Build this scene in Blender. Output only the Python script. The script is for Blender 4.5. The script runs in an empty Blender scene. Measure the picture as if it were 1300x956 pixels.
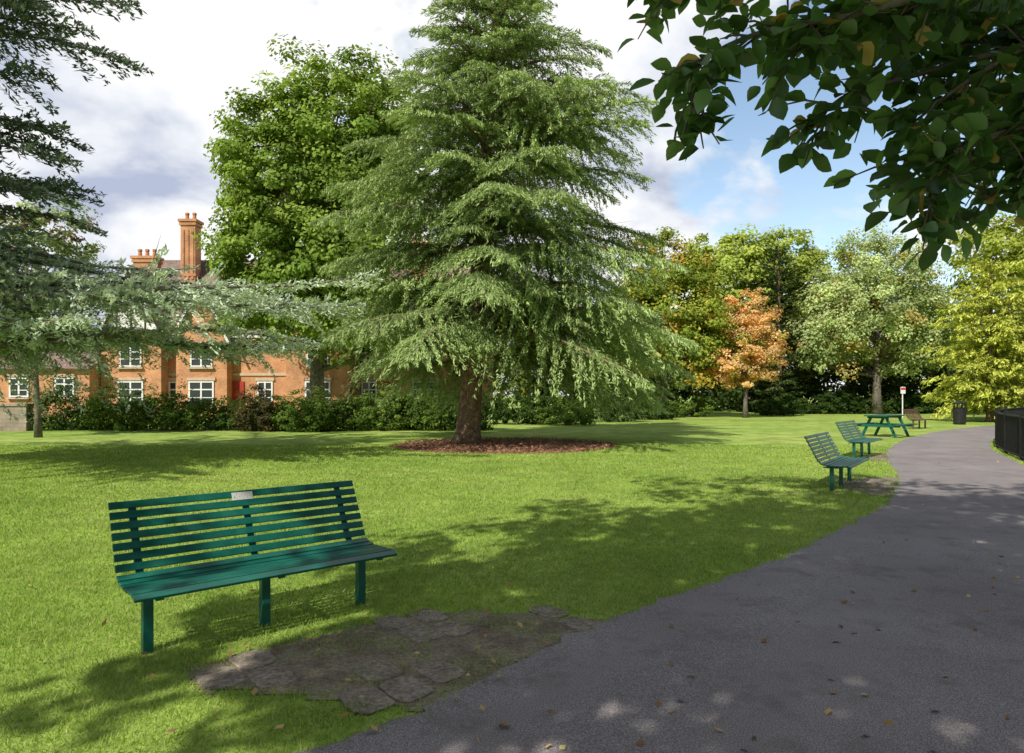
import bpy, math, random
import numpy as np
from mathutils import Vector, Matrix, noise

random.seed(5)
R = np.random.default_rng(11)
S = bpy.context.scene
S.view_settings.view_transform = 'Standard'
S.view_settings.look = 'None'
S.view_settings.exposure = 0
COL = S.collection

# ------------------------------------------------------------------ helpers
def link(o, parent=None):
    COL.objects.link(o)
    if parent is not None:
        o.parent = parent
    return o

def empty(name, loc=(0, 0, 0), rotz=0):
    o = bpy.data.objects.new(name, None)
    o.empty_display_size = 0.3
    o.location = loc
    o.rotation_euler = (0, 0, rotz)
    return link(o)

def mesh_np(name, V, k, mat, col=None, parent=None, smooth=False, F=None):
    me = bpy.data.meshes.new(name)
    V = np.asarray(V, dtype=np.float32)
    n = len(V)
    if F is None:
        F = np.arange(n, dtype=np.int32).reshape(-1, k)
    F = np.asarray(F, dtype=np.int32)
    me.vertices.add(n)
    me.vertices.foreach_set("co", V.ravel())
    me.loops.add(F.size)
    me.loops.foreach_set("vertex_index", F.ravel())
    me.polygons.add(len(F))
    me.polygons.foreach_set("loop_start", np.arange(len(F), dtype=np.int32) * k)
    if smooth:
        me.polygons.foreach_set("use_smooth", np.ones(len(F), dtype=bool))
    me.update(calc_edges=True)
    me.validate()
    if col is not None:
        a = me.color_attributes.new("Col", 'FLOAT_COLOR', 'POINT')
        c4 = np.ones((n, 4), dtype=np.float32)
        c4[:, :3] = col
        a.data.foreach_set("color", c4.ravel())
    me.materials.append(mat)
    o = bpy.data.objects.new(name, me)
    return link(o, parent)

class MB:
    def __init__(s):
        s.v, s.f, s.m = [], [], []
    def add(s, v, f, mi=0):
        b = len(s.v)
        s.v.extend([tuple(p) for p in v])
        s.f.extend([tuple(i + b for i in q) for q in f])
        s.m.extend([mi] * len(f))
    def box(s, c, size, rot=None, mi=0):
        hx, hy, hz = size[0] / 2, size[1] / 2, size[2] / 2
        P = [Vector((x, y, z)) for x in (-hx, hx) for y in (-hy, hy) for z in (-hz, hz)]
        if rot is not None:
            P = [rot @ p for p in P]
        c = Vector(c)
        s.add([p + c for p in P], [(0, 1, 3, 2), (4, 6, 7, 5), (0, 4, 5, 1), (2, 3, 7, 6), (0, 2, 6, 4), (1, 5, 7, 3)], mi)
    def tube(s, pts, rad, sides=7, mi=0, jit=0.0):
        pts = [Vector(p) for p in pts]
        V, F = [], []
        n = len(pts)
        for i, p in enumerate(pts):
            d = (pts[min(i + 1, n - 1)] - pts[max(i - 1, 0)])
            if d.length < 1e-6:
                d = Vector((0, 0, 1))
            d.normalize()
            a = d.cross(Vector((0.13, 0.99, 0.07)))
            if a.length < 0.1:
                a = d.cross(Vector((1, 0, 0)))
            a.normalize()
            b = d.cross(a)
            r = rad[i] if hasattr(rad, '__len__') else rad
            for k in range(sides):
                th = 2 * math.pi * k / sides
                rr = r * (1 + jit * math.sin(th * 3 + i * 0.9) + jit * random.uniform(-.5, .5))
                V.append(p + a * math.cos(th) * rr + b * math.sin(th) * rr)
        for i in range(n - 1):
            for k in range(sides):
                k2 = (k + 1) % sides
                F.append((i * sides + k, i * sides + k2, (i + 1) * sides + k2, (i + 1) * sides + k))
        F.append(tuple(range(sides))[::-1])
        F.append(tuple((n - 1) * sides + k for k in range(sides)))
        s.add(V, F, mi)
    def prism(s, poly, z0, z1, mi=0):
        n = len(poly)
        V = [(p[0], p[1], z0) for p in poly] + [(p[0], p[1], z1) for p in poly]
        F = [tuple(range(n))[::-1], tuple(range(n, 2 * n))]
        F += [(i, (i + 1) % n, n + (i + 1) % n, n + i) for i in range(n)]
        s.add(V, F, mi)
    def obj(s, name, mats, parent=None, smooth=False, bevel=0):
        me = bpy.data.meshes.new(name)
        me.from_pydata(s.v, [], s.f)
        for m in mats:
            me.materials.append(m)
        me.polygons.foreach_set("material_index", s.m)
        if smooth:
            me.polygons.foreach_set("use_smooth", [True] * len(s.f))
        me.update()
        o = bpy.data.objects.new(name, me)
        link(o, parent)
        if bevel:
            b = o.modifiers.new("bev", 'BEVEL')
            b.width = bevel
            b.segments = 2
            b.limit_method = 'ANGLE'
        return o

# ------------------------------------------------------------------ materials
def newmat(name):
    m = bpy.data.materials.new(name)
    m.use_nodes = True
    nt = m.node_tree
    nt.nodes.clear()
    out = nt.nodes.new('ShaderNodeOutputMaterial')
    return m, nt, out

def N(nt, typ, **kw):
    n = nt.nodes.new(typ)
    for k, v in kw.items():
        setattr(n, k, v)
    return n

def ramp(nt, src, stops):
    r = nt.nodes.new('ShaderNodeValToRGB')
    el = r.color_ramp.elements
    while len(el) < len(stops):
        el.new(0.5)
    for e, (p, c) in zip(el, stops):
        e.position = p
        e.color = (c[0], c[1], c[2], 1) if hasattr(c, '__len__') else (c, c, c, 1)
    nt.links.new(src, r.inputs[0])
    return r.outputs[0]

def noise_tex(nt, scale, detail=4, rough=0.55, vec=None, dist=0):
    n = nt.nodes.new('ShaderNodeTexNoise')
    n.inputs['Scale'].default_value = scale
    n.inputs['Detail'].default_value = detail
    n.inputs['Roughness'].default_value = rough
    n.inputs['Distortion'].default_value = dist
    if vec is None:
        tc = nt.nodes.new('ShaderNodeTexCoord')
        vec = tc.outputs['Object']
    nt.links.new(vec, n.inputs['Vector'])
    return n

def mixc(nt, fac, a, b, mode='MIX'):
    m = nt.nodes.new('ShaderNodeMix')
    m.data_type = 'RGBA'
    m.blend_type = mode
    for i, v in ((0, fac), (6, a), (7, b)):
        if isinstance(v, (int, float)):
            m.inputs[i].default_value = v
        elif isinstance(v, tuple):
            m.inputs[i].default_value = (v[0], v[1], v[2], 1)
        else:
            nt.links.new(v, m.inputs[i])
    return m.outputs[2]

def noisy_mat(name, stops, scale=3, detail=5, rough=0.85, bump=0.3, bscale=None, spec=0.3, rough_t=0.6, bdist=0.02, fine=None):
    m, nt, out = newmat(name)
    p = N(nt, 'ShaderNodeBsdfPrincipled')
    n = noise_tex(nt, scale, detail, rough_t)
    c = ramp(nt, n.outputs[0], stops)
    if fine:
        n3 = noise_tex(nt, fine, 2, 0.6)
        f = ramp(nt, n3.outputs[0], [(0.3, 0.6), (0.7, 1.3)])
        c = mixc(nt, 1.0, c, f, 'MULTIPLY')
    nt.links.new(c, p.inputs['Base Color'])
    p.inputs['Roughness'].default_value = rough
    p.inputs['Specular IOR Level'].default_value = spec
    if bump:
        n2 = noise_tex(nt, bscale or scale * 4, 4, 0.6)
        b = N(nt, 'ShaderNodeBump')
        b.inputs['Strength'].default_value = bump
        b.inputs['Distance'].default_value = bdist
        nt.links.new(n2.outputs[0], b.inputs['Height'])
        nt.links.new(b.outputs[0], p.inputs['Normal'])
    nt.links.new(p.outputs[0], out.inputs[0])
    return m

def leaf_mat(name, trans=0.35, gloss=0.05, grough=0.4, tint=(1.15, 1.1, 0.6)):
    m, nt, out = newmat(name)
    a = N(nt, 'ShaderNodeAttribute', attribute_name='Col')
    d = N(nt, 'ShaderNodeBsdfDiffuse')
    t = N(nt, 'ShaderNodeBsdfTranslucent')
    nt.links.new(a.outputs['Color'], d.inputs[0])
    tc = mixc(nt, 1.0, a.outputs['Color'], tint, 'MULTIPLY')
    nt.links.new(tc, t.inputs[0])
    m1 = N(nt, 'ShaderNodeMixShader')
    m1.inputs[0].default_value = trans
    nt.links.new(d.outputs[0], m1.inputs[1])
    nt.links.new(t.outputs[0], m1.inputs[2])
    res = m1
    if gloss:
        g = N(nt, 'ShaderNodeBsdfGlossy')
        g.inputs['Roughness'].default_value = grough
        g.inputs['Color'].default_value = (0.8, 0.85, 0.8, 1)
        m2 = N(nt, 'ShaderNodeMixShader')
        m2.inputs[0].default_value = gloss
        nt.links.new(m1.outputs[0], m2.inputs[1])
        nt.links.new(g.outputs[0], m2.inputs[2])
        res = m2
    nt.links.new(res.outputs[0], out.inputs[0])
    return m

LEAF = leaf_mat("leaf_far", trans=0.4, gloss=0.0)
NEEDLE = leaf_mat("needle", trans=0.28, gloss=0.0, tint=(1.05, 1.1, .75))
LEAFN = leaf_mat("leaf_near", trans=0.40, gloss=0.05, grough=0.35, tint=(1.2, 1.35, .5))
GRASSM = leaf_mat("grass_blade", trans=0.35, gloss=0.0, tint=(1.1, 1.1, 0.5))
LITTER = leaf_mat("litter", trans=0.1, gloss=0.0, tint=(1, 1, 1))
BARK = noisy_mat("bark_brown", [(0.3, (0.09, 0.058, 0.038)), (0.7, (0.36, 0.24, 0.155))], 9, 5, 0.95, 0.9, 22)
BARKG = noisy_mat("bark_grey", [(0.3, (0.06, 0.052, 0.04)), (0.7, (0.22, 0.19, 0.15))], 7, 5, 0.95, 0.8, 20)

# ------------------------------------------------------------------ sun / sky
to_sun = Vector((-0.42, -0.70, 0.78)).normalized()
elev = math.asin(to_sun.z)
azim = math.atan2(to_sun.x, to_sun.y)
sun = bpy.data.lights.new("sun", 'SUN')
sun.energy = 5.0
sun.angle = math.radians(0.5)
sun.color = (1.0, 0.96, 0.88)
so = bpy.data.objects.new("sun", sun)
so.rotation_euler = to_sun.to_track_quat('Z', 'Y').to_euler()
link(so)

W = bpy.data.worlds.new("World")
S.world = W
W.use_nodes = True
nt = W.node_tree
nt.nodes.clear()
wo = nt.nodes.new('ShaderNodeOutputWorld')
bg = nt.nodes.new('ShaderNodeBackground')
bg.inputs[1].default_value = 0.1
sky = nt.nodes.new('ShaderNodeTexSky')
sky.sky_type = 'NISHITA'
sky.sun_disc = False
sky.sun_elevation = elev
sky.sun_rotation = azim % (2 * math.pi)
tc = nt.nodes.new('ShaderNodeTexCoord')
sep = nt.nodes.new('ShaderNodeSeparateXYZ')
nt.links.new(tc.outputs['Generated'], sep.inputs[0])
def M(op, a, b=None, clamp=False):
    n = nt.nodes.new('ShaderNodeMath')
    n.operation = op
    n.use_clamp = clamp
    for i, v in ((0, a), (1, b)):
        if v is None:
            continue
        if isinstance(v, (int, float)):
            n.inputs[i].default_value = v
        else:
            nt.links.new(v, n.inputs[i])
    return n.outputs[0]
zz = M('ADD', M('MAXIMUM', sep.outputs[2], 0.0), 0.42)
px = M('DIVIDE', sep.outputs[0], zz)
py = M('DIVIDE', sep.outputs[1], zz)
cmb = nt.nodes.new('ShaderNodeCombineXYZ')
nt.links.new(px, cmb.inputs[0]); nt.links.new(py, cmb.inputs[1])
cmb.inputs[2].default_value = 3.7
n1 = noise_tex(nt, 2.1, 6, 0.55, cmb.outputs[0], 0.2)
n2 = noise_tex(nt, 2.6, 6, 0.52, cmb.outputs[0], 0.2)
def dotmask(v, a, b):
    v = Vector(v).normalized()
    d = nt.nodes.new('ShaderNodeVectorMath'); d.operation = 'DOT_PRODUCT'
    nt.links.new(tc.outputs['Generated'], d.inputs[0])
    d.inputs[1].default_value = v
    mr = nt.nodes.new('ShaderNodeMapRange')
    mr.interpolation_type = 'SMOOTHSTEP'
    mr.inputs[1].default_value = a; mr.inputs[2].default_value = b
    nt.links.new(d.outputs['Value'], mr.inputs[0])
    return mr.outputs[0]
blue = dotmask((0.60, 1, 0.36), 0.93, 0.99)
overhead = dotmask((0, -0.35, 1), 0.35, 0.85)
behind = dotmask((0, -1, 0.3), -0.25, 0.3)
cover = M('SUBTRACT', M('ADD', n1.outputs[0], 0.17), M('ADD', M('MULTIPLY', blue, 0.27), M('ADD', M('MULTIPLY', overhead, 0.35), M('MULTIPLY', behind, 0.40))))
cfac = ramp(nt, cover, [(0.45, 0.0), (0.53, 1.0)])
g1 = dotmask((-0.52, 1, 0.36), 0.95, 0.995)
g2 = dotmask((0.30, 1, 0.29), 0.98, 0.998)
wtop = dotmask((-0.35, 1, 0.62), 0.955, 0.995)
shade = M('SUBTRACT', M('ADD', M('MULTIPLY', M('ADD', g1, g2), 0.18), M('ADD', M('MULTIPLY', n2.outputs[0], 1.7), -0.45)), M('MULTIPLY', wtop, 0.12))
ccol = ramp(nt, shade, [(0.48, (10.6, 10.6, 10.6)), (0.59, (8.7, 9.0, 9.6)), (0.76, (4.8, 5.4, 7.0))])
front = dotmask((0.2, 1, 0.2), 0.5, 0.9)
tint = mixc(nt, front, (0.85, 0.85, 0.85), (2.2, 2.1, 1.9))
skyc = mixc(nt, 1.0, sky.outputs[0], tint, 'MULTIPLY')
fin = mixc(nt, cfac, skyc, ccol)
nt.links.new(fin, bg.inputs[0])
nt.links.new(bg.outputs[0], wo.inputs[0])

# ------------------------------------------------------------------ camera
cam = bpy.data.cameras.new("camera")
cam.sensor_width = 36
cam.lens = 24
cam.shift_y = 22 / 1300
cam.clip_end = 1000
cam.clip_start = 0.05
co = bpy.data.objects.new("camera", cam)
co.location = (0, 0, 1.5)
co.rotation_euler = (math.radians(90), 0, 0)
link(co)
S.camera = co

# ------------------------------------------------------------------ ground, path
def catmull(P, n):
    P = [Vector(p) for p in P]
    out = []
    for i in range(len(P) - 1):
        p0 = P[max(i - 1, 0)]; p1 = P[i]; p2 = P[i + 1]; p3 = P[min(i + 2, len(P) - 1)]
        for k in range(n):
            t = k / n
            out.append(0.5 * ((2 * p1) + (p2 - p0) * t + (2 * p0 - 5 * p1 + 4 * p2 - p3) * t * t + (3 * p1 - p0 - 3 * p2 + p3) * t ** 3))
    out.append(P[-1])
    return out
Lp = [(-14, -4), (-6, -0.6), (-3, 1.2), (-0.85, 2.85), (-.18, 3.54), (.47, 4.33), (1.31, 5.16), (2.56, 6.34), (3.91, 7.88), (5.33, 9.63), (7.0, 12.4), (8.43, 15.3), (10.6, 19.1), (14.6, 24.5), (20.2, 30.2), (27, 35), (40, 42)]
Rp = [(-12, -8), (-4, -4.6), (0, -2.4), (2.2, -.2), (3.6, 1.6), (4.6, 3.2), (5.6, 5.0), (6.6, 6.9), (7.7, 8.9), (8.8, 10.8), (10.1, 13.2), (11.2, 15.2), (13.2, 18.8), (16.6, 23.3), (21.5, 27.8), (29, 32.5), (42, 39.5)]
Lc = catmull([(a, b, 0) for a, b in Lp], 14)
Rc = catmull([(a, b, 0) for a, b in Rp], 14)
for i, p in enumerate(Lc):
    p.x += noise.noise(Vector((i * 0.45, 0, 0))) * 0.09
    p.y -= noise.noise(Vector((i * 0.45, 9, 0))) * 0.09
m, nt, out = newmat("asphalt")
p = N(nt, 'ShaderNodeBsdfPrincipled')
nA = noise_tex(nt, 0.7, 4, 0.6)
nB = noise_tex(nt, 150, 2, 0.7)
c = ramp(nt, nA.outputs[0], [(0.3, (0.20, 0.175, 0.17)), (0.7, (0.28, 0.25, 0.24))])
f = ramp(nt, nB.outputs[0], [(0.3, 0.4), (0.5, 1.0), (0.72, 2.0)])
c = mixc(nt, 1.0, c, f, 'MULTIPLY')
nC = noise_tex(nt, 2.2, 5, 0.7)
c = mixc(nt, ramp(nt, nC.outputs[0], [(0.52, 0.0), (0.70, 0.55)]), c, (0.12, 0.098, 0.084))
nt.links.new(c, p.inputs['Base Color'])
p.inputs['Roughness'].default_value = 0.9
p.inputs['Specular IOR Level'].default_value = 0.25
b = N(nt, 'ShaderNodeBump'); b.inputs['Strength'].default_value = 0.7; b.inputs['Distance'].default_value = 0.007
nt.links.new(nB.outputs[0], b.inputs['Height']); nt.links.new(b.outputs[0], p.inputs['Normal'])
nt.links.new(p.outputs[0], out.inputs[0])
ASPH = m
V = []; F = []
K = 6
for i in range(len(Lc)):
    for k in range(K + 1):
        q = Lc[i].lerp(Rc[i], k / K)
        V.append((q.x, q.y, 0.010 + 0.012 * math.sin(math.pi * k / K)))
for i in range(len(Lc) - 1):
    for k in range(K):
        a = i * (K + 1) + k
        F.append((a, a + 1, a + K + 2, a + K + 1))
mesh_np("asphalt_path", V, 4, ASPH, F=F, smooth=True)

m, nt, out = newmat("lawn_ground")
p = N(nt, 'ShaderNodeBsdfPrincipled')
nA = noise_tex(nt, 0.3, 4, 0.6)
nB = noise_tex(nt, 9, 4, 0.75)
nE = noise_tex(nt, 1.3, 4, 0.65)
c = ramp(nt, nA.outputs[0], [(0.3, (0.22, 0.33, 0.055)), (0.5, (0.31, 0.42, 0.085)), (0.72, (0.42, 0.47, 0.13))])
f = ramp(nt, nB.outputs[0], [(0.25, 0.6), (0.5, 1.0), (0.75, 1.25)])
c = mixc(nt, 1.0, c, f, 'MULTIPLY')
c = mixc(nt, 1.0, c, ramp(nt, nE.outputs[0], [(0.35, 0.70), (0.6, 1.12)]), 'MULTIPLY')
nt.links.new(c, p.inputs['Base Color'])
p.inputs['Roughness'].default_value = 0.95
p.inputs['Specular IOR Level'].default_value = 0.1
nD = noise_tex(nt, 40, 3, 0.7)
b = N(nt, 'ShaderNodeBump'); b.inputs['Strength'].default_value = 0.8; b.inputs['Distance'].default_value = 0.03
nt.links.new(nD.outputs[0], b.inputs['Height']); nt.links.new(b.outputs[0], p.inputs['Normal'])
nt.links.new(p.outputs[0], out.inputs[0])
LAWN = m
mesh_np("lawn_ground", [(-400, -400, 0), (400, -400, 0), (400, 500, 0), (-400, 500, 0)], 4, LAWN)

def inpoly(X, Y, poly):
    inside = np.zeros(len(X), bool)
    n = len(poly)
    j = n - 1
    for i in range(n):
        xi, yi = poly[i][0], poly[i][1]; xj, yj = poly[j][0], poly[j][1]
        if abs(yi - yj) > 1e-9:
            c = ((yi > Y) != (yj > Y)) & (X < (xj - xi) * (Y - yi) / (yj - yi) + xi)
            inside ^= c
        j = i
    return inside
pathpoly = [(q.x, q.y) for q in Lc] + [(q.x, q.y) for q in reversed(Rc)]

DIRT = noisy_mat("bare_earth", [(0.25, (0.10, 0.075, 0.05)), (0.45, (0.19, 0.15, 0.10)), (0.58, (0.26, 0.22, 0.14)), (0.72, (0.16, 0.20, 0.06))], 4, 5, 0.95, 0.9, 26, fine=50, rough_t=.7)
STONE = noisy_mat("flagstone", [(0.25, (0.14, 0.11, 0.085)), (0.5, (0.25, 0.205, 0.155)), (0.75, (0.34, 0.29, 0.23))], 5, 5, 0.9, 0.8, 22, fine=40, rough_t=.7)
def blob(poly, amp=0.08, n=8):
    pts = catmull([(a, b, 0) for a, b in poly] + [(poly[0][0], poly[0][1], 0)], n)[:-1]
    cx = sum(q.x for q in pts) / len(pts); cy = sum(q.y for q in pts) / len(pts)
    out = []
    for q in pts:
        f1 = noise.noise(Vector((q.x * 3, q.y * 3, 1))) + .5 * noise.noise(Vector((q.x * 8, q.y * 8, 1)))
        s_ = 1 + amp * f1
        out.append((cx + (q.x - cx) * s_, cy + (q.y - cy) * s_))
    return out
patch1 = blob([(-1.90, 3.58), (-1.62, 3.82), (-1.28, 4.12), (-.9, 4.48), (-.4, 4.68), (.2, 4.62), (.62, 4.5), (.45, 4.15), (-.08, 3.5), (-.5, 3.28), (-.95, 3.36), (-1.5, 3.46)], 0.22, 10)
patch2 = blob([(5.35, 10.2), (5.3, 11.0), (5.8, 11.9), (6.5, 12.2), (6.9, 12.2), (6.1, 10.9), (5.5, 9.9)], 0.15)
patch3 = blob([(8.0, 15.0), (8.3, 16.3), (9.0, 17.0), (9.4, 17.0), (8.5, 15.4)], 0.15)
def slabs(mb, poly, ang, size, z=0.007, h=0.006):
    P = np.array(poly)
    c0 = P.mean(0)
    ca, sa = math.cos(ang), math.sin(ang)
    for i in range(-9, 10):
        off = random.uniform(0, size)
        for j in range(-9, 10):
            lx = i * size * 0.8 + random.uniform(-.02, .02); ly = j * size * 1.05 + off
            x = c0[0] + ca * lx - sa * ly; y = c0[1] + sa * lx + ca * ly
            if noise.noise(Vector((x * 1.1, y * 1.1, 5))) < -.1 or random.random() < .15:
                continue
            if not inpoly(np.array([x]), np.array([y]), poly)[0] or inpoly(np.array([x]), np.array([y]), pathpoly)[0]:
                continue
            hx, hy = size * 0.8 / 2 - 0.008, size * 1.05 / 2 - 0.008
            q = []
            n_ = 18
            for k in range(n_):
                th = 2 * math.pi * k / n_
                cx_, sy_ = math.cos(th), math.sin(th)
                sc = 1 / max(abs(cx_), abs(sy_)) ** .75
                wob = 1 + .16 * noise.noise(Vector((x * 7 + cx_ * 1.6, y * 7 + sy_ * 1.6, 2)))
                a = hx * cx_ * sc * wob * .96; b_ = hy * sy_ * sc * wob * .96
                q.append((x + ca * a - sa * b_, y + sa * a + ca * b_))
            mb.prism(q, z - 0.005, z + h * random.uniform(.2, 1.0))
def dirt_sheet(poly, step=.06):
    """gridded earth sheet clipped to the outline, so no huge concave n-gon"""
    P = np.array(poly); x0, y0 = P.min(0); x1, y1 = P.max(0)
    xs = np.arange(x0, x1 + step, step); ys = np.arange(y0, y1 + step, step)
    gx, gy = np.meshgrid(xs[:-1] + step / 2, ys[:-1] + step / 2, indexing='ij')
    ok = inpoly(gx.ravel(), gy.ravel(), poly).reshape(gx.shape)
    V = [(a, b, .005) for a in xs for b in ys]
    ny = len(ys)
    F = [(i * ny + j, (i + 1) * ny + j, (i + 1) * ny + j + 1, i * ny + j + 1) for i in range(len(xs) - 1) for j in range(ny - 1) if ok[i, j]]
    return V, F
for k, (pp, ang, sz) in enumerate(((patch1, 0.7, 0.29), (patch2, 1.0, 0.45), (patch3, 1.0, 0.45))):
    e = empty("stone_paving")
    V, F = dirt_sheet(pp)
    mesh_np("bare_earth", V, 4, DIRT, F=F, parent=e)
    mb2 = MB(); slabs(mb2, pp, ang, sz)
    mb2.obj("flagstones", [STONE], e, bevel=0.004)

mulchpoly = []
for i in range(48):
    a = 2 * math.pi * i / 48
    r = 1 + 0.12 * noise.noise(Vector((math.cos(a) * 2, math.sin(a) * 2, 3)))
    mulchpoly.append((-0.25 + 3.2 * r * math.cos(a), 20.0 + 2.9 * r * math.sin(a)))
MULCH = noisy_mat("bark_mulch", [(0.3, (0.14, 0.07, 0.04)), (0.7, (0.34, 0.18, 0.11))], 12, 4, 0.95, 0.9, 30, fine=50)
mb = MB(); mb.add([(a, b, 0.006) for a, b in mulchpoly], [tuple(range(48))])
mul = empty("mulch_bed")
mb.obj("mulch_sheet", [MULCH], mul)

def unit(a):
    return a / np.maximum(np.linalg.norm(a, axis=-1, keepdims=True), 1e-9)
def runit(n):
    return unit(R.normal(size=(n, 3)))
UP = np.array([0, 0, 1.0])
def quads(P, T, Nn, L, Wd):
    T = unit(T)
    B = unit(np.cross(Nn, T))
    L = np.broadcast_to(np.asarray(L, float).reshape(-1, 1), (len(P), 1))
    Wd = np.broadcast_to(np.asarray(Wd, float).reshape(-1, 1), (len(P), 1))
    V = np.stack([P - T * L / 2, P + B * Wd / 2 + T * L * .05, P + T * L / 2, P - B * Wd / 2 + T * L * .05], axis=1)
    return V.reshape(-1, 3)
def rep(c, k):
    return np.repeat(c, k, axis=0)

n = 4200
a = R.uniform(0, 2 * np.pi, n); r = np.sqrt(R.uniform(0, 1, n)) * 1.08
P = np.stack([-0.25 + 3.1 * r * np.cos(a), 20 + 2.85 * r * np.sin(a), np.full(n, 0.03)], 1)
T = runit(n); T[:, 2] *= .4
cc = np.array([0.38, 0.20, 0.12]) * R.uniform(.35, 1.4, (n, 1))
mesh_np("mulch_chips", quads(P, T, UP + runit(n) * .7, R.uniform(.05, .11, n), R.uniform(.02, .05, n)), 4, LITTER, rep(cc, 4), mul)

# ------------------------------------------------------------------ grass blades
n = 410000
u = R.uniform(0, 1, n)
dmin, dk, dmax = 1.9, 4.2, 20.0
A1 = 0.5 * (dk ** 2 - dmin ** 2); A2 = dk ** 2 * math.log(dmax / dk)
d = np.where(u < A1 / (A1 + A2), np.sqrt(dmin ** 2 + 2 * u * (A1 + A2)), dk * np.exp(np.clip((u * (A1 + A2) - A1), 0, None) / dk ** 2))
X = R.uniform(-0.98, 0.88, n) * (d + 0.5); Y = d
ip = inpoly(X, Y, pathpoly)
ip2 = inpoly(X - 0.05 * R.uniform(0, 1, n), Y + 0.05 * R.uniform(0, 1, n), pathpoly)
keep = ~(ip & ip2)
for pp in (patch1, patch2, patch3):
    k = inpoly(X, Y, pp)
    kk = np.where(k)[0]
    sx = X[kk] + R.normal(0, .11, len(kk)); sy = Y[kk] + R.normal(0, .11, len(kk))
    rim = ~inpoly(sx, sy, pp)
    tuft = np.array([noise.noise(Vector((x * 2.6, y * 2.6, 2))) + .45 * noise.noise(Vector((x * 13, y * 13, 8))) for x, y in zip(X[kk], Y[kk])]) > 0.13
    keep[kk[~(tuft | rim)]] = False
k = inpoly(X, Y, mulchpoly); keep &= ~k
X, Y, d = X[keep], Y[keep], d[keep]
n = len(X)
w = 0.0055 * np.maximum(1, (d / 4.2)) ** 0.95
h = R.uniform(0.014, 0.038, n) * np.maximum(1, d / 8) ** .25
inp = inpoly(X, Y, patch1)
h[inp] *= .6
a = R.uniform(0, 2 * np.pi, n)
bx, by = np.cos(a) * w / 2, np.sin(a) * w / 2
lean = R.normal(0, 0.55, (n, 2)) * h[:, None]
V = np.zeros((n, 3, 3))
V[:, 0] = np.stack([X - bx, Y - by, np.zeros(n)], 1)
V[:, 1] = np.stack([X + bx, Y + by, np.zeros(n)], 1)
V[:, 2] = np.stack([X + lean[:, 0], Y + lean[:, 1], h], 1)
gA = np.array([0.20, 0.34, 0.05]); gB = np.array([0.42, 0.54, 0.12]); gC = np.array([0.58, 0.52, 0.25])
big = (np.sin(X * 0.9 + 1.3 * np.sin(Y * .5)) + np.sin(Y * 0.8 + X * .35) + np.sin(X * 2.7 + Y * 1.9) * .5) / 5 + 0.5
t = np.clip(big * .6 + R.uniform(-.1, .6, n), 0, 1)[:, None]
c = gA * (1 - t) + gB * t
dry = R.uniform(0, 1, n) < 0.05
c[dry] = gC
c *= R.uniform(.7, 1.2, (n, 1))
mesh_np("grass", V.reshape(-1, 3), 3, GRASSM, rep(c, 3))

# fallen leaves
n = 460
d = np.exp(R.uniform(math.log(2.6), math.log(16), n))
X = R.uniform(-.75, .85, n) * d
P = np.stack([X, d, np.full(n, 0.035)], 1)
onp = inpoly(X, d, pathpoly)
keep = (onp & (R.uniform(0, 1, n) < .5)) | (R.uniform(0, 1, n) < .3) | inpoly(X, d, patch1)
P[onp, 2] = 0.028
P = P[keep]; n = len(P)
pal = np.array([[.50, .26, .11], [.62, .42, .17], [.34, .20, .10], [.55, .46, .18]])
cc = pal[R.integers(0, 4, n)] * R.uniform(.6, 1.1, (n, 1))
T = runit(n); T[:, 2] *= .25
mesh_np("fallen_leaves", quads(P, T, UP + runit(n) * .45, R.uniform(.03, .065, n), R.uniform(.018, .04, n)), 4, LITTER, rep(cc, 4))

# ------------------------------------------------------------------ foliage generators
def lerp_cols(A, B, t):
    return np.asarray(A) * (1 - t[:, None]) + np.asarray(B) * t[:, None]

def leaf_mass(lobes, ncl, nper, leaf, cols, cr=.7, shell=.5, flat=.6, pC=0.0, cull_low=None, lump=.25):
    lobes = np.array(lobes, float)
    vol = lobes[:, 3] * lobes[:, 4] * lobes[:, 5]
    vol = vol ** .75
    li = R.choice(len(lobes), ncl, p=vol / vol.sum())
    dr = runit(ncl)
    lu = np.array([1 + lump * 1.6 * noise.noise(Vector((v[0] * 1.9 + l * 7.3, v[1] * 1.9, v[2] * 1.9))) for v, l in zip(dr, li)])
    rad = lu * (shell + (1 - shell) * R.uniform(0, 1, ncl) ** .6)
    C = lobes[li, :3] + dr * lobes[li, 3:6] * rad[:, None]
    C[:, 2] = np.maximum(C[:, 2], 0.25 if cull_low is None else cull_low)
    crs = cr * R.uniform(.55, 1.25, ncl)
    ct = np.clip(R.normal(.5, .28, ncl), 0, 1)
    cb = R.uniform(.72, 1.2, ncl)
    cC = R.uniform(0, 1, ncl) < pC
    nl = ncl * nper
    idx = np.repeat(np.arange(ncl), nper)
    o = runit(nl)
    rr = R.uniform(0, 1, nl) ** .4
    off = o * (rr * crs[idx])[:, None]
    off[:, 2] *= flat
    P = C[idx] + off
    P[:, 2] = np.maximum(P[:, 2], 0.04)
    Nn = unit(UP * .6 + o * .6 + dr[idx] * .5 + runit(nl) * .5)
    T = np.cross(Nn, runit(nl)) - UP * .25
    L = leaf * R.uniform(.6, 1.25, nl)
    c = lerp_cols(cols[0], cols[1], np.clip(ct[idx] + R.normal(0, .16, nl), 0, 1))
    if len(cols) > 2:
        mk = (cC[idx] & (R.uniform(0, 1, nl) < .75)) | (R.uniform(0, 1, nl) < pC * .35)
        c[mk] = np.asarray(cols[2]) * R.uniform(.7, 1.2, (mk.sum(), 1))
    c = c * (cb[idx] * R.uniform(.8, 1.2, nl))[:, None]
    return quads(P, T, Nn, L, L * .68), rep(c, 4), C

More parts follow.
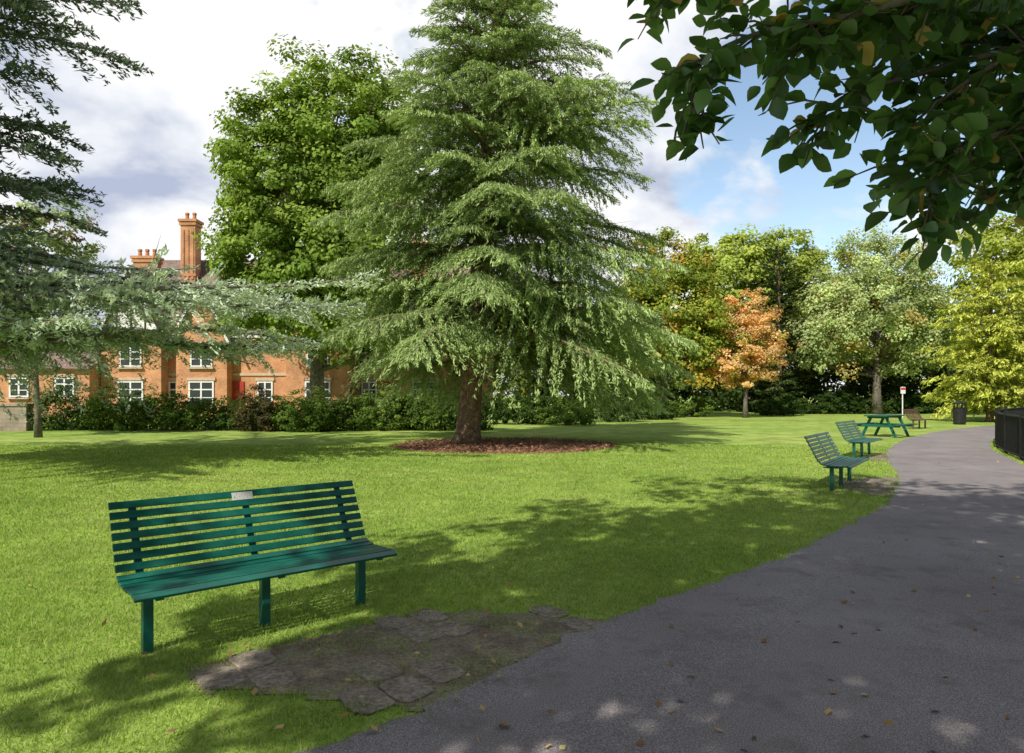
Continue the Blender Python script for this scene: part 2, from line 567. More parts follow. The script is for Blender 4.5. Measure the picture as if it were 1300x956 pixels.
def broadleaf(name, x, y, rt, fork, lobes, ncl, nper, leaf, cols, nlimb=26, mat=None, bark=None, **kw):
    e = empty(name, (x, y, 0))
    V, c, C = leaf_mass(lobes, ncl, nper, leaf, cols, **kw)
    mesh_np("foliage", V, 4, mat or LEAF, c, e)
    mb = MB()
    top = max(l[2] + l[5] * .6 for l in lobes)
    cx = np.mean([l[0] for l in lobes]); cy = np.mean([l[1] for l in lobes])
    pts = []; rads = []
    for i in range(9):
        t = i / 8
        pts.append((cx * t ** 1.5 + random.uniform(-.08, .08) * rt * 3 * t, cy * t ** 1.5 + random.uniform(-.08, .08) * rt * 3 * t, top * t - 0.05))
        rads.append(rt * (1.35 if i == 0 else 1.0) * (1 - .85 * t))
    mb.tube(pts, rads, 9, jit=.06)
    sel = R.choice(len(C), min(nlimb, len(C)), replace=False)
    for s in sel:
        q = Vector(C[s])
        tz = max(fork, min(q.z * .6, top * .8))
        t = tz / top
        st = Vector((cx * t ** 1.5, cy * t ** 1.5, tz))
        mid = st.lerp(q, .5) + Vector((random.uniform(-.3, .3), random.uniform(-.3, .3), -.05 * (q - st).length))
        r0 = rt * (1 - .8 * t) * .5
        mb.tube([st, st.lerp(mid, .5), mid, mid.lerp(q, .5) + Vector((0, 0, .1)), q], [r0, r0 * .8, r0 * .6, r0 * .4, r0 * .15], 5)
    mb.obj("trunk", [bark or BARKG], e, smooth=True)
    return e

def spray(start, az, L, s, dr, tw, sp, nl, nL, nW, cols, hang=.3, spread=.42, upn=0.0, bend=0, vj=.08, wob=0.0):
    nt_ = max(6, int(L / tw) * 2)
    t = np.clip(np.linspace(.12, 1, nt_) + R.uniform(-.02, .02, nt_), .05, 1)
    ph = R.uniform(0, 6.28)
    azt = az + bend * t
    def zc(tt):
        return L * (s * tt - dr * tt * tt) + wob * np.sin(tt * 9 + ph) * tt
    D = np.stack([np.cos(azt), np.sin(azt), np.zeros(nt_)], 1)
    base = start + D * (L * t)[:, None] + UP * zc(t)[:, None]
    side = np.where(np.arange(nt_) % 2 == 0, 1, -1)
    ta = azt + side * (1.15 - .55 * t) + R.normal(0, .18, nt_)
    slope = s - 2 * dr * t
    TD = unit(np.stack([np.cos(ta), np.sin(ta), slope * .7 - .05 + R.normal(0, vj, nt_)], 1))
    tl = L * spread * (1 - t) ** .65 * np.minimum(1, t * 3.2) * R.uniform(.55, 1.2, nt_) + .14
    if wob:
        tl *= np.clip(.85 + .5 * np.sin(t * 14 + ph * 2), .45, 1.25)
    m = int(tl.max() / sp) + 2
    j = (np.arange(m)[None, :] + R.uniform(0, .6, (nt_, m))) * sp
    ok = j < tl[:, None]
    ii, jj = np.where(ok)
    q = j[ii, jj]
    pos = base[ii] + TD[ii] * q[:, None] - UP * (q * q * hang * .5)[:, None]
    tipf = q / tl[ii]
    k = nl
    pos = rep(pos, k); td = rep(TD[ii], k); tf = np.repeat(tipf, k); tt = np.repeat(t[ii], k)
    nn = len(pos)
    pos = pos + runit(nn) * sp * .5
    T = td * .8 + runit(nn) * .6 + UP * (upn - hang * R.uniform(0, 1.1, nn))[:, None]
    Nn = UP + runit(nn) * .6
    Ls = nL * R.uniform(.6, 1.3, nn)
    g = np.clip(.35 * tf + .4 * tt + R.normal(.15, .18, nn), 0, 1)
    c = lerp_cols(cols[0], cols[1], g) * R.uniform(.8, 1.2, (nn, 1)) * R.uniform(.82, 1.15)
    V = quads(pos, T, Nn, Ls, nW * R.uniform(.7, 1.3, nn))
    mid = base + TD * (tl / 2)[:, None] * .85
    V2 = quads(mid, TD, np.broadcast_to(UP, mid.shape) + runit(nt_) * .3, tl * .85, np.full(nt_, .018))
    c2 = np.tile(np.array([.12, .09, .06]), (nt_, 1))
    tb = np.linspace(0, 1, 9)
    ab = az + bend * tb
    line = start + np.stack([np.cos(ab), np.sin(ab), np.zeros(9)], 1) * (L * tb)[:, None] + UP * zc(tb)[:, None]
    return np.concatenate([V, V2]), np.concatenate([rep(c, 4), rep(c2, 4)]), line

def conifer(name, x, y, H, rt, z0, prof, nb, cols, lean=(0, 0), tw=.17, sp=.11, nl=4, nL=.17, nW=.05, s=.2, dr=.34, hang=.4, spread=.42, azbias=None, bark=None, whorl=0, vj=.08, jl=(.66, 1.16), low=.05):
    e = empty(name, (x, y, 0))
    Vs, Cs = [], []
    mb = MB()
    def tr(z):
        q = z / H
        return np.array([lean[0] * q, lean[1] * q, z])
    pts = [tr(H * i / 12) for i in range(13)]
    pts[0] = pts[0] - UP * .05
    mb.tube([pts[0], tr(.3)] + pts[1:], [rt * 1.5, rt * 1.15] + [rt * (1 - i / 12) ** .85 + .02 for i in range(1, 13)], 14, jit=.06)
    zs_, rs_ = zip(*prof)
    for i in range(nb):
        q = (i + R.uniform(-.4, .4)) / nb
        z = z0 + (H - z0 - .15) * min(max(q, 0), 1) ** 1.12
        if whorl:
            z = z0 + round((z - z0) / whorl) * whorl + R.normal(0, whorl * .22)
            z = min(z, H - .1)
        az = i * 2.39996 + R.normal(0, .25)
        L = float(np.interp(z, zs_, rs_)) * R.uniform(*jl)
        if azbias:
            L *= 1 + azbias[0] * math.cos(az - azbias[1])
        st = tr(z)
        ss = s * (1 + 1.1 * q); dd = dr * (1 - .2 * q)
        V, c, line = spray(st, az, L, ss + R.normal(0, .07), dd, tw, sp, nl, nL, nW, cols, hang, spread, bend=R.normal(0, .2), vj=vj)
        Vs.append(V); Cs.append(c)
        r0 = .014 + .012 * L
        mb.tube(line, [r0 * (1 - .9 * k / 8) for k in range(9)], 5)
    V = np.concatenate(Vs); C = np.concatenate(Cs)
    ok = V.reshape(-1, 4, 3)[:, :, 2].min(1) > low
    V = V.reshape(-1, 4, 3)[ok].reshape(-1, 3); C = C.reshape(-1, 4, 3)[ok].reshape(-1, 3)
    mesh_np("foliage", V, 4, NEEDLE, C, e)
    mb.obj("trunk", [bark or BARK], e, smooth=True)
    return e

# ------------------------------------------------------------------ main deodar cedar
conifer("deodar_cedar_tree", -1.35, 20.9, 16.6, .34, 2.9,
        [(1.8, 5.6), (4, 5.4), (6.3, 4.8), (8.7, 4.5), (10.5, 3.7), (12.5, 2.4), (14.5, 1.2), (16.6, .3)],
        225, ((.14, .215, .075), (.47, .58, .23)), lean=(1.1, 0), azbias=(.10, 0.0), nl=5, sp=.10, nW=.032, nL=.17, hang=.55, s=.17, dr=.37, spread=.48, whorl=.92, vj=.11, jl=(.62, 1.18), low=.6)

# ------------------------------------------------------------------ blue atlas cedar (trunk left of frame)
e = empty("blue_atlas_cedar_tree", (-14.2, 13.5, 0))
mb = MB()
mb.tube([(0, 0, -.05), (.05, 0, 1.5), (0, .05, 4), (.1, 0, 8), (0, 0, 12), (0, 0, 15)], [.75, .5, .45, .34, .2, .05], 12, jit=.05)
Vs, Cs = [], []
lowc = ((.32, .39, .29), (.68, .76, .60))  # low limbs: sunlit paleness put into the needle colour
hic = ((.06, .085, .065), (.18, .23, .165))  # other limbs: same needles, backlit darkness against the sky put into the colour
limbs = [
    (2.5, .16, 11.5, .18, .06, 1), (2.2, .06, 10.0, .13, .08, 1), (3.6, .32, 9.8, .12, .12, 1), (4.3, .5, 9.2, .10, .15, 1),
    (2.4, .24, 9.6, .12, .10, 1), (2.1, .38, 10.2, .17, .11, 1), (3.2, .0, 8.2, .1, .13, 1), (4.4, .12, 7.4, .08, .12, 1),
    (2.9, -.25, 7.2, .1, .12, 1), (3.5, -.45, 7.8, .08, .11, 1), (4.2, -.6, 6.6, .1, .1, 1), (2.2, .62, 9.2, .14, .08, 1),
    (3.0, .9, 8.0, .1, .1, 1), (3.0, .12, 10.9, .13, .08, 1), (3.9, .2, 8.4, .10, .14, 1), (2.6, .45, 8.6, .06, .08, 1), (4.0, -.1, 6.8, .1, .16, 1), (3.3, .22, 10.6, .10, .09, 1),
    (6.6, -.95, 8.8, .1, .08, 0), (7.4, -1.2, 8.4, .1, .08, 0), (8.2, -.8, 7.4, .1, .08, 0),
    (5.3, -.1, 5.2, .15, .15, 0), (5.8, .3, 5.4, .15, .15, 0), (6.2, .5, 5.2, .15, .15, 0), (6.5, -.5, 5.0, .15, .15, 0), (6.9, .1, 5.0, .2, .18, 0), (7.4, .6, 5.0, .2, .2, 0),
    (7.8, -.05, 5.0, .2, .2, 0), (8.3, -.25, 5.0, .22, .16, 0), (8.9, .35, 6.2, .22, .18, 0), (9.2, 0.1, 6.5, .2, .16, 0), (8.8, .2, 5.6, .2, .16, 0), (9.0, -.15, 5.6, .25, .22, 0), (10, -.6, 4.2, .2, .2, 0), (10.4, .6, 4.4, .2, .2, 0),
    (6.0, 0, 5.2, .1, .2, 0), (7.1, .25, 5.0, .1, .2, 0), (5.5, .15, 5.4, .1, .2, 0), (4.8, -.1, 5.4, .1, .16, 0), (6.5, .15, 5.2, .1, .16, 0)]
for k in range(14):
    limbs.append((R.uniform(3.5, 14), R.uniform(1.2, 5.2), R.uniform(2.5, 5.0), .15, .12, 0))
for z, az, L, s_, dr_, lo in limbs:
    V, c, line = spray(np.array([0, 0, z]), az, L, s_, dr_, .22, .12, 6 if lo else 5, .13 if lo else .17, .04 if lo else .05, lowc if lo else hic, hang=.3, spread=.25 if lo else .38, upn=.25, bend=R.normal(0, .08), vj=.25 if lo else .15, wob=.2 if lo else .1)
    Vs.append(V); Cs.append(c)
    mb.tube(line, [(.02 + .008 * L) * (1 - .88 * k / 8) for k in range(9)], 6)
V = np.concatenate(Vs).reshape(-1, 4, 3); C = np.concatenate(Cs).reshape(-1, 4, 3)
ok = V[:, :, 2].min(1) > .9
mesh_np("foliage", V[ok].reshape(-1, 3), 4, NEEDLE, C[ok].reshape(-1, 3), e)
mb.obj("trunk", [BARKG], e, smooth=True)

# ------------------------------------------------------------------ broadleaf trees
G1 = ((.16, .26, .045), (.38, .50, .10))
broadleaf("sycamore_tree", -10.3, 36, .42, 2.4,
          [(0, 0, 11, 4.9, 4.5, 6.0), (1.4, -.5, 15.2, 3.6, 3.5, 4.0), (-1.6, -1, 13, 3.2, 3, 4.0), (-2.3, -1, 8.2, 2.9, 3, 2.8), (2.5, -1, 9, 3.4, 3.2, 3.6), (3.4, 0, 14, 2.6, 3, 3.5),
           (2.2, -1.2, 5.6, 4.3, 2.6, 2.2), (-1.2, -1.2, 5.8, 3.2, 2.6, 2.0)],
          720, 155, .24, G1, cr=.95, lump=.25, shell=.6)
broadleaf("whitebeam_tree", -16.3, 23.5, .10, 1.6,
          [(0, 0, 5.6, 1.9, 1.9, 2.6), (.4, 0, 7.2, 1.3, 1.2, 1.4), (-.8, 0, 4, 1.5, 1.4, 1.2), (-2.2, 0, 6, 1.5, 1.4, 2.0)],
          230, 60, .14, ((.20, .28, .12), (.46, .55, .26), (.35, .22, .14)), pC=.12, cr=.45, shell=.3, nlimb=40)
broadleaf("horse_chestnut_tree", 10.0, 45, .3, 2.2,
          [(0, 0, 6.5, 4.3, 4, 4.0), (-.5, 0, 9.6, 2.8, 2.8, 2.6), (2.3, -1, 5.0, 2.5, 2.5, 2.8), (-2.5, -1, 5.5, 2.6, 2.5, 3.0)],
          500, 110, .22, ((.19, .27, .04), (.42, .48, .08), (.64, .46, .09)), pC=.16, cr=.8)
broadleaf("lime_tree", 20.0, 58, .4, 3,
          [(0, 0, 9.5, 5.6, 5, 5.5), (-2.2, 0, 12.2, 3.4, 3, 3.2), (3.2, 0, 12.0, 3.6, 3, 3.4), (5.5, 0, 9, 4, 4, 4.5)],
          520, 90, .32, ((.26, .34, .06), (.54, .62, .14)), cr=1.0)
broadleaf("autumn_cherry_tree", 14.7, 43, .15, 1.6,
          [(0, 0, 4.6, 2.3, 2.1, 2.5), (.2, 0, 6.6, 1.4, 1.3, 1.6), (-.6, 0, 3.2, 1.9, 1.9, 1.2), (.9, 0, 3.8, 1.5, 1.5, 1.4)],
          250, 85, .16, ((.78, .46, .18), (.92, .68, .34), (.45, .42, .10)), pC=.12, cr=.5, shell=.35, lump=.4)
broadleaf("silver_birch_tree", 27.0, 50.5, .33, 1.9,
          [(0, 0, 7.4, 5.4, 4.5, 4.0), (-.3, 0, 10.6, 3.6, 3, 3.0), (-3.4, 0, 6.2, 3.0, 3, 3.3), (3.4, 0, 6.5, 3.0, 3, 3.4)],
          580, 95, .22, ((.32, .42, .15), (.64, .72, .34), (.56, .40, .14)), pC=.10, cr=.8, shell=.45, nlimb=40, flat=.9)
conifer("yew_tree", 20.3, 52, 12.8, .3, .8, [(0, 2.6), (4, 2.5), (8, 2.2), (11, 1.4), (12.8, .3)], 80, ((.04, .065, .025), (.12, .17, .05)), tw=.3, sp=.2, nl=5, nL=.3, nW=.11, s=.3, dr=.2, hang=.2)
GOLD = ((.34, .40, .06), (.72, .74, .15))
conifer("golden_cypress_tree", 25.6, 36.5, 8.6, .2, .5, [(0, 3.2), (3, 3.0), (5.5, 2.4), (7.5, 1.1), (8.6, .3)], 125, GOLD, tw=.26, sp=.17, nl=4, nL=.24, nW=.08, s=.35, dr=.40, hang=.6, vj=.35, jl=(.55, 1.15))
conifer("golden_cypress_tree", 29.5, 38, 10.2, .2, .5, [(0, 3.4), (3, 3.2), (6.5, 2.6), (9, 1.1), (10.2, .3)], 125, ((.30, .37, .06), (.64, .70, .13)), tw=.26, sp=.17, nl=4, nL=.24, nW=.08, s=.35, dr=.40, hang=.6, vj=.35, jl=(.55, 1.15))
broadleaf("ash_tree", 33.5, 44, .35, 3, [(0, 0, 8.5, 4.6, 4, 4.6), (-1.5, 0, 11, 3.2, 3, 2.6), (3, 0, 10, 4, 4, 4)], 320, 85, .28, ((.26, .34, .05), (.56, .62, .13)), cr=.9)
conifer("spruce_tree", 26.6, 34.0, 7.6, .22, 3.0, [(0, 1.6), (3, 1.6), (6, 1.3), (7.6, .2)], 45, ((.04, .06, .025), (.12, .17, .06)), lean=(1.5, 0), tw=.26, sp=.17, nl=4, nL=.24, nW=.08)

def mass(name, lobes, ncl, nper, leaf, cols, **kw):
    V, c, C = leaf_mass(lobes, ncl, nper, leaf, cols, **kw)
    return mesh_np(name, V, 4, LEAF, c)
lob = []
for k in range(30):
    x = -6 + k * 2.9
    hh = random.uniform(4.8, 7.2)
    lob.append((x, 66 + random.uniform(-3, 3), hh * .62, 3.4, 3.2, hh * .62))
mass("background_trees", lob, 1300, 40, .5, ((.05, .09, .025), (.20, .26, .055), (.35, .38, .08)), pC=.12, cr=1.2)
lob = [(x, 57 + random.uniform(-1, 1), 2.2, 2.6, 2.0, random.uniform(2.4, 3.6)) for x in np.arange(4, 54, 2.3)]
mass("background_hedge", lob, 620, 52, .34, ((.025, .045, .015), (.09, .14, .035)), cr=.95)
lob = []
for k in range(16):
    lob.append((-75 + k * 3.6, 84, 3.2, 3.6, 3.2, 3.4))
mass("background_trees", lob, 340, 40, .5, ((.08, .12, .03), (.22, .29, .07)), cr=1.3)

def shrub(name, x, y, rx, h, cols, nd=1.0, pC=0, leaf=.10):
    e = empty(name, (x, y, 0))
    lobs = [(0, 0, h * .45, rx, rx * .75, h * .52), (rx * .45, 0, h * .35, rx * .6, rx * .6, h * .4), (-rx * .5, 0, h * .33, rx * .6, rx * .6, h * .4)]
    nc = int(82 * rx * h * nd)
    V, c, C = leaf_mass(lobs, nc, 32, leaf, cols, cr=.26, pC=pC, cull_low=.12)
    mesh_np("foliage", V, 4, LEAF, c, e)
    mb = MB()
    for k in range(7):
        q = Vector(C[R.integers(len(C))])
        mb.tube([(random.uniform(-.1, .1), random.uniform(-.1, .1), 0), q * .5 + Vector((0, 0, .1)), q], [.03, .02, .008], 5)
    mb.obj("stems", [BARKG], e)
    return e
DK = ((.025, .055, .016), (.10, .165, .035)); MD = ((.08, .14, .028), (.22, .32, .06)); RD = ((.06, .06, .03), (.15, .12, .05))
x = -19.2
while x < -1.5:
    rx = random.uniform(.85, 1.5)
    pal = random.choice([DK, DK, DK, MD])
    shrub("hedge_shrub", x + rx * .6, 28.2 + random.uniform(-.4, .4), rx, random.uniform(1.35, 2.0), pal)
    x += rx * 1.05
shrub("dark_leaved_shrub", -10.1, 27.2, .9, 1.9, RD)
shrub("hedge_shrub", -8.2, 27.0, 1.2, 1.8, MD)
for xx, yy, rx, hh, pal in ((2.6, 33, 1.6, 1.3, MD), (5.2, 37, 2.0, 1.7, DK), (8.0, 40, 1.6, 1.4, DK), (11.6, 44.5, 1.5, 1.5, MD), (9.8, 43, 1.0, 1.2, MD), (0.5, 34, 2, 1.7, DK), (18.5, 47, 1.7, 1.4, DK), (-4, 31, 2, 1.9, DK)):
    shrub("border_shrub", xx, yy, rx, hh, pal, .6, leaf=.13)
x = 20
while x < 36:
    shrub("border_shrub", x, 50.5 + (x - 20) * .1, 1.5, random.uniform(1.1, 2.0), DK, .5, leaf=.15)
    x += 2.0

# ------------------------------------------------------------------ brick house
def brick_mat(name, a, b, mortar, scale=1.0):
    m, nt, out = newmat(name)
    p = N(nt, 'ShaderNodeBsdfPrincipled')
    tc = N(nt, 'ShaderNodeTexCoord')
    mp = N(nt, 'ShaderNodeMapping'); mp.inputs['Rotation'].default_value = (math.radians(90), 0, 0)
    nt.links.new(tc.outputs['Object'], mp.inputs[0])
    br = N(nt, 'ShaderNodeTexBrick')
    br.inputs['Color1'].default_value = (*a, 1); br.inputs['Color2'].default_value = (*b, 1); br.inputs['Mortar'].default_value = (*mortar, 1)
    br.inputs['Scale'].default_value = 4.4 * scale
    br.inputs['Mortar Size'].default_value = .012
    nt.links.new(mp.outputs[0], br.inputs['Vector'])
    nn = noise_tex(nt, 1.2, 5, .6)
    f = ramp(nt, nn.outputs[0], [(.3, .65), (.7, 1.2)])
    c = mixc(nt, 1.0, br.outputs[0], f, 'MULTIPLY')
    nt.links.new(c, p.inputs['Base Color']); p.inputs['Roughness'].default_value = .9
    nt.links.new(p.outputs[0], out.inputs[0])
    return m
BRICK = brick_mat("orange_brick", (.62, .30, .14), (.52, .22, .10), (.46, .34, .23))
TILE = noisy_mat("roof_tile", [(.3, (.16, .11, .09)), (.7, (.30, .215, .18))], 2, 5, .9, .6, 14, fine=9)
RENDER = noisy_mat("white_render", [(.3, (.68, .66, .61)), (.7, (.78, .77, .73))], 2, 4, .9, .1)
WHITE = noisy_mat("white_paint", [(.3, (.72, .72, .70)), (.7, (.8, .8, .78))], 5, 3, .5, 0)
POT = noisy_mat("terracotta", [(.3, (.42, .18, .09)), (.7, (.55, .27, .14))], 5, 3, .9, .2)
STST = noisy_mat("stone_band", [(.3, (.48, .36, .25)), (.7, (.6, .47, .34))], 5, 3, .9, .2)
TIMB = noisy_mat("dark_timber", [(.3, (.05, .035, .025)), (.7, (.10, .075, .055))], 5, 3, .8, .1)
DOOR = noisy_mat("red_door", [(.3, (.35, .03, .02)), (.7, (.42, .05, .03))], 5, 3, .5, 0)
m, nt, out = newmat("window_glass")
p = N(nt, 'ShaderNodeBsdfPrincipled'); p.inputs['Base Color'].default_value = (.03, .04, .05, 1); p.inputs['Roughness'].default_value = .08
nt.links.new(p.outputs[0], out.inputs[0]); GLASS = m

house = empty("brick_house", (0, 44, 0))
wall = MB(); roof = MB(); win = MB(); chim = MB(); door = MB(); timb = MB()
def window(x, z, w, h, yf):
    win.box((x, yf - .01, z), (w, .06, h), mi=1)
    for dx in (-w / 2, w / 2, 0):
        win.box((x + dx, yf - .045, z), (.10, .07, h + .1), mi=0)
    for dz in (-h / 2, h / 2, h * .18, -h * .16):
        win.box((x, yf - .05, z + dz), (w + .08, .065, .08 if abs(dz) > h * .17 else .05), mi=0)
    win.box((x, yf - .09, z - h / 2 - .12), (w + .3, .2, .10), mi=2)
    win.box((x, yf - .05, z + h / 2 + .18), (w + .3, .12, .18), mi=2)
x0, x1 = -25.0, -1.5
ev = 5.3; dep = 9.0; rh = 11.0
wall.box(((x0 + x1) / 2, dep / 2, ev / 2), (x1 - x0, dep, ev))
roof.add([(x0 - .3, -.45, ev - .1), (x1 + .3, -.45, ev - .1), (x1 + .3, dep / 2, rh), (x0 - .3, dep / 2, rh), (x0 - .3, dep + .4, ev - .1), (x1 + .3, dep + .4, ev - .1)],
         [(0, 1, 2, 3), (3, 2, 5, 4)])
for xe in (x0, x1):
    wall.add([(xe, 0, ev), (xe, dep, ev), (xe, dep / 2, rh - .25)], [(0, 1, 2)])
def gable(cx, hw, apex, yf, mi, upper=True):
    wall.box((cx, yf / 2 - .005, ev / 2 - .01), (2 * hw, -yf, ev))
    wall.add([(cx - hw, yf, ev - .01), (cx + hw, yf, ev - .01), (cx, yf, apex - .1)], [(0, 1, 2)], mi)
    yb = dep / 2 * (apex - ev) / (rh - ev)
    o = .35
    sl = (apex - ev) / hw
    roof.add([(cx - hw - o, yf - .3, ev - o * sl), (cx, yf - .3, apex), (cx, yb, apex), (cx - hw - o, 0, ev - o * sl)], [(0, 1, 2, 3)])
    roof.add([(cx + hw + o, yf - .3, ev - o * sl), (cx, yf - .3, apex), (cx, yb, apex), (cx + hw + o, 0, ev - o * sl)], [(3, 2, 1, 0)])
    for sg in (-1, 1):
        a = Vector((cx + sg * (hw + o), yf - .34, ev - o * sl)); b2 = Vector((cx, yf - .34 - .004 * sg, apex))
        mid = (a + b2) / 2; L = (b2 - a).length
        ang = math.atan2((b2 - a).z, (b2 - a).x)
        win.box(mid - Vector((0, 0, .12)), (L, .06, .15), Matrix.Rotation(-ang, 3, 'Y'), 0)
    if mi == 1:
        for dx in (-.9, 0, .9):
            hh = (apex - ev) * (1 - abs(dx) / hw) - .35
            timb.box((cx + dx, yf - .03, ev + hh / 2), (.08, .05, hh))
        timb.box((cx, yf - .034, ev + .08), (2 * hw, .06, .14))
    if upper:
        window(cx, 3.9, 1.3, 1.3, yf)
    window(cx, 1.5, 1.5, 1.5, yf)
for cx, hw, ap, yf, mi, up_ in ((-24.0, 1.9, 9.6, -1.0, 1, True), (-19.6, 1.6, 8.6, -.9, 0, True), (-12.2, 2.0, 9.2, -1.1, 0, True), (-5.5, 1.8, 8.4, -.9, 0, True)):
    gable(cx, hw, ap, yf, mi, up_)
for xx in (-9.4, -2.8):
    window(xx, 3.9, .9, 1.3, 0)
for xx in (-21.6, -15.9, -9.2, -2.8):
    window(xx, 1.5, .9, 1.5, 0)
wall.box(((x0 + x1) / 2, -.03, 2.75), (x1 - x0 + .1, .1, .16), mi=2)
win.box(((x0 + x1) / 2, -.5, ev - .15), (x1 - x0 + .6, .12, .14), mi=0)
door.box((-17.7, -.04, 1.15), (.9, .1, 2.3)); door.box((-7.9, -.06, 1.15), (1.0, .14, 2.2))
def chimney(cx, cy, z0, z1, w, dpt, pots, flutes=False):
    chim.box((cx, cy, (z0 + z1) / 2), (w, dpt, z1 - z0))
    for zz, ex in ((z1 - .12, .28), (z1 - .36, .16), (z0 + (z1 - z0) * .3, .14)):
        chim.box((cx, cy, zz), (w + ex, dpt + ex, .18))
    if flutes:
        for k in (-1, 0, 1):
            chim.box((cx + k * w * .33, cy, (z0 + z1) / 2 + .3), (w * .16, dpt + .12, (z1 - z0) * .62))
    for k in range(pots):
        px_ = cx + (k - (pots - 1) / 2) * (w / pots)
        chim.tube([(px_, cy, z1 - .03), (px_, cy, z1 + .35), (px_, cy, z1 + .36), (px_, cy, z1 + .5)], [.15, .11, .15, .14], 8, mi=1)
chimney(-22.2, 3.2, 8, 13.5, 1.0, .9, 2, True)
chimney(-25.0, 2.8, 7, 10.9, 1.5, .8, 3)
chimney(-12.8, 3.6, 8, 12.0, 1.4, .8, 3)
chimney(-6.3, 3.6, 8, 12.0, 1.4, .8, 3)
wall.obj("walls", [BRICK, RENDER, STST], house)
roof.obj("roof", [TILE], house).modifiers.new("s", 'SOLIDIFY').thickness = .12
win.obj("windows", [WHITE, GLASS, STST], house)
timb.obj("timber_framing", [TIMB], house)
door.obj("door", [DOOR], house)
chim.obj("chimneys", [BRICK, POT], house)

h2 = empty("brick_outbuilding", (-31.5, 42, 0))
wall = MB(); roof = MB(); win = MB()
wall.box((0, 3, 1.6), (11, 6, 3.2))
for xe in (-5.5, 5.5):
    wall.add([(xe, 0, 3.2), (xe, 6, 3.2), (xe, 3, 5.2)], [(0, 1, 2)])
roof.add([(-5.8, -.35, 3.05), (5.8, -.35, 3.05), (5.8, 3, 5.4), (-5.8, 3, 5.4), (-5.8, 6.3, 3.05), (5.8, 6.3, 3.05)], [(0, 1, 2, 3), (3, 2, 5, 4)])
for xx in (-4, -1.2, 1.2, 4.0):
    window(xx, 1.9, 1.1, 1.1, 0)
wall.obj("walls", [BRICK], h2); roof.obj("roof", [TILE], h2).modifiers.new("s", 'SOLIDIFY').thickness = .1
win.obj("windows", [WHITE, GLASS, STST], h2)

WST = brick_mat("wall_stone", (.36, .29, .22), (.26, .21, .16), (.2, .16, .13), .35)
mb = MB()
mb.box((-24.0, 27.6, .5), (9.0, .4, 1.0)); mb.box((-24.0, 27.6, 1.055), (9.1, .5, .1))
mb.obj("stone_wall", [WST], bevel=.01)

# ------------------------------------------------------------------ benches
m, nt, out = newmat("green_paint")
p = N(nt, 'ShaderNodeBsdfPrincipled')
nn = noise_tex(nt, 6, 5, .65)
c = ramp(nt, nn.outputs[0], [(.3, (.003, .070, .050)), (.55, (.004, .11, .075)), (.8, (.015, .15, .10))])
n4 = noise_tex(nt, 55, 4, .7)
c = mixc(nt, ramp(nt, n4.outputs[0], [(.60, 0.0), (.72, .4)]), c, (.08, .12, .09))
nt.links.new(c, p.inputs['Base Color'])
r_ = ramp(nt, nn.outputs[0], [(.3, .28), (.7, .5)])
nt.links.new(r_, p.inputs['Roughness'])
b = N(nt, 'ShaderNodeBump'); b.inputs['Strength'].default_value = .15; b.inputs['Distance'].default_value = .003
nt.links.new(n4.outputs[0], b.inputs['Height']); nt.links.new(b.outputs[0], p.inputs['Normal'])
nt.links.new(p.outputs[0], out.inputs[0]); GREEN = m
PLAQ = noisy_mat("plaque_metal", [(.3, (.40, .39, .36)), (.5, (.58, .56, .50)), (.7, (.46, .44, .40))], 60, 3, .35, .1)
WOODB = noisy_mat("brown_wood", [(.3, (.08, .045, .025)), (.7, (.18, .10, .06))], 8, 5, .8, .3)
DARK = noisy_mat("black_paint", [(.3, (.012, .013, .014)), (.7, (.03, .03, .03))], 8, 4, .45, .1)
CONC = noisy_mat("sign_white", [(.3, (.7, .7, .7)), (.7, (.8, .8, .8))], 8, 4, .5, 0)
REDP = noisy_mat("sign_red", [(.3, (.5, .03, .03)), (.7, (.6, .05, .04))], 8, 4, .5, 0)

def bench(x, y, ang, half=.82, plaque=False, mat=GREEN):
    """local +x = length, -y = front"""
    e = empty("park_bench", (x, y, 0), ang)
    prof = [(.360, .815), (.330, .757), (.300, .699), (.270, .641), (.240, .583), (.210, .525), (.178, .468)]
    seat = [(.125, .418), (.060, .402), (-.005, .396), (-.070, .396), (-.135, .400), (-.200, .402), (-.262, .392)]
    mb = MB()
    for (yy, zz) in prof:
        mb.box((0, yy, zz), (2 * half, .018, .046), Matrix.Rotation(math.radians(-27), 3, 'X'))
    mb.obj("backrest", [mat], e, bevel=.004)
    mb = MB()
    for i, (yy, zz) in enumerate(seat):
        a = 22 if i == 0 else (6 if i == 1 else (24 if i == 6 else 0))
        mb.box((0, yy, zz), (2 * half, .052, .018), Matrix.Rotation(math.radians(a), 3, 'X'))
    mb.obj("seat", [mat], e, bevel=.004)
    mb = MB()
    line = [(.382, .825), (.350, .757), (.290, .641), (.232, .525), (.198, .455), (.14, .400), (.06, .380), (-.07, .376), (-.20, .381), (-.27, .368)]
    for sx in (-half + .13, 0, half - .13):
        for (a, b2) in zip(line[:-1], line[1:]):
            c1 = Vector((sx, a[0], a[1])); c2 = Vector((sx, b2[0], b2[1]))
            dd = c2 - c1
            mb.box((c1 + c2) / 2, (.045, dd.length + .012, .012), Matrix.Rotation(math.atan2(dd.z, dd.y), 3, 'X'))
        mb.box((sx, 0.0, .182), (.055, .055, .372))
        mb.box((sx, -.01, .362), (.06, .26, .016))
    mb.obj("legs", [mat], e, bevel=.003)
    if plaque:
        mb = MB()
        rot = Matrix.Rotation(math.radians(-27), 3, 'X')
        mb.box((-.02, .344, .803), (.14, .006, .055), rot)
        for sx in (-.078, .038):
            mb.box((sx, .339, .801), (.007, .006, .007), rot)
        mb.obj("plaque", [PLAQ], e, bevel=.001)
    return e
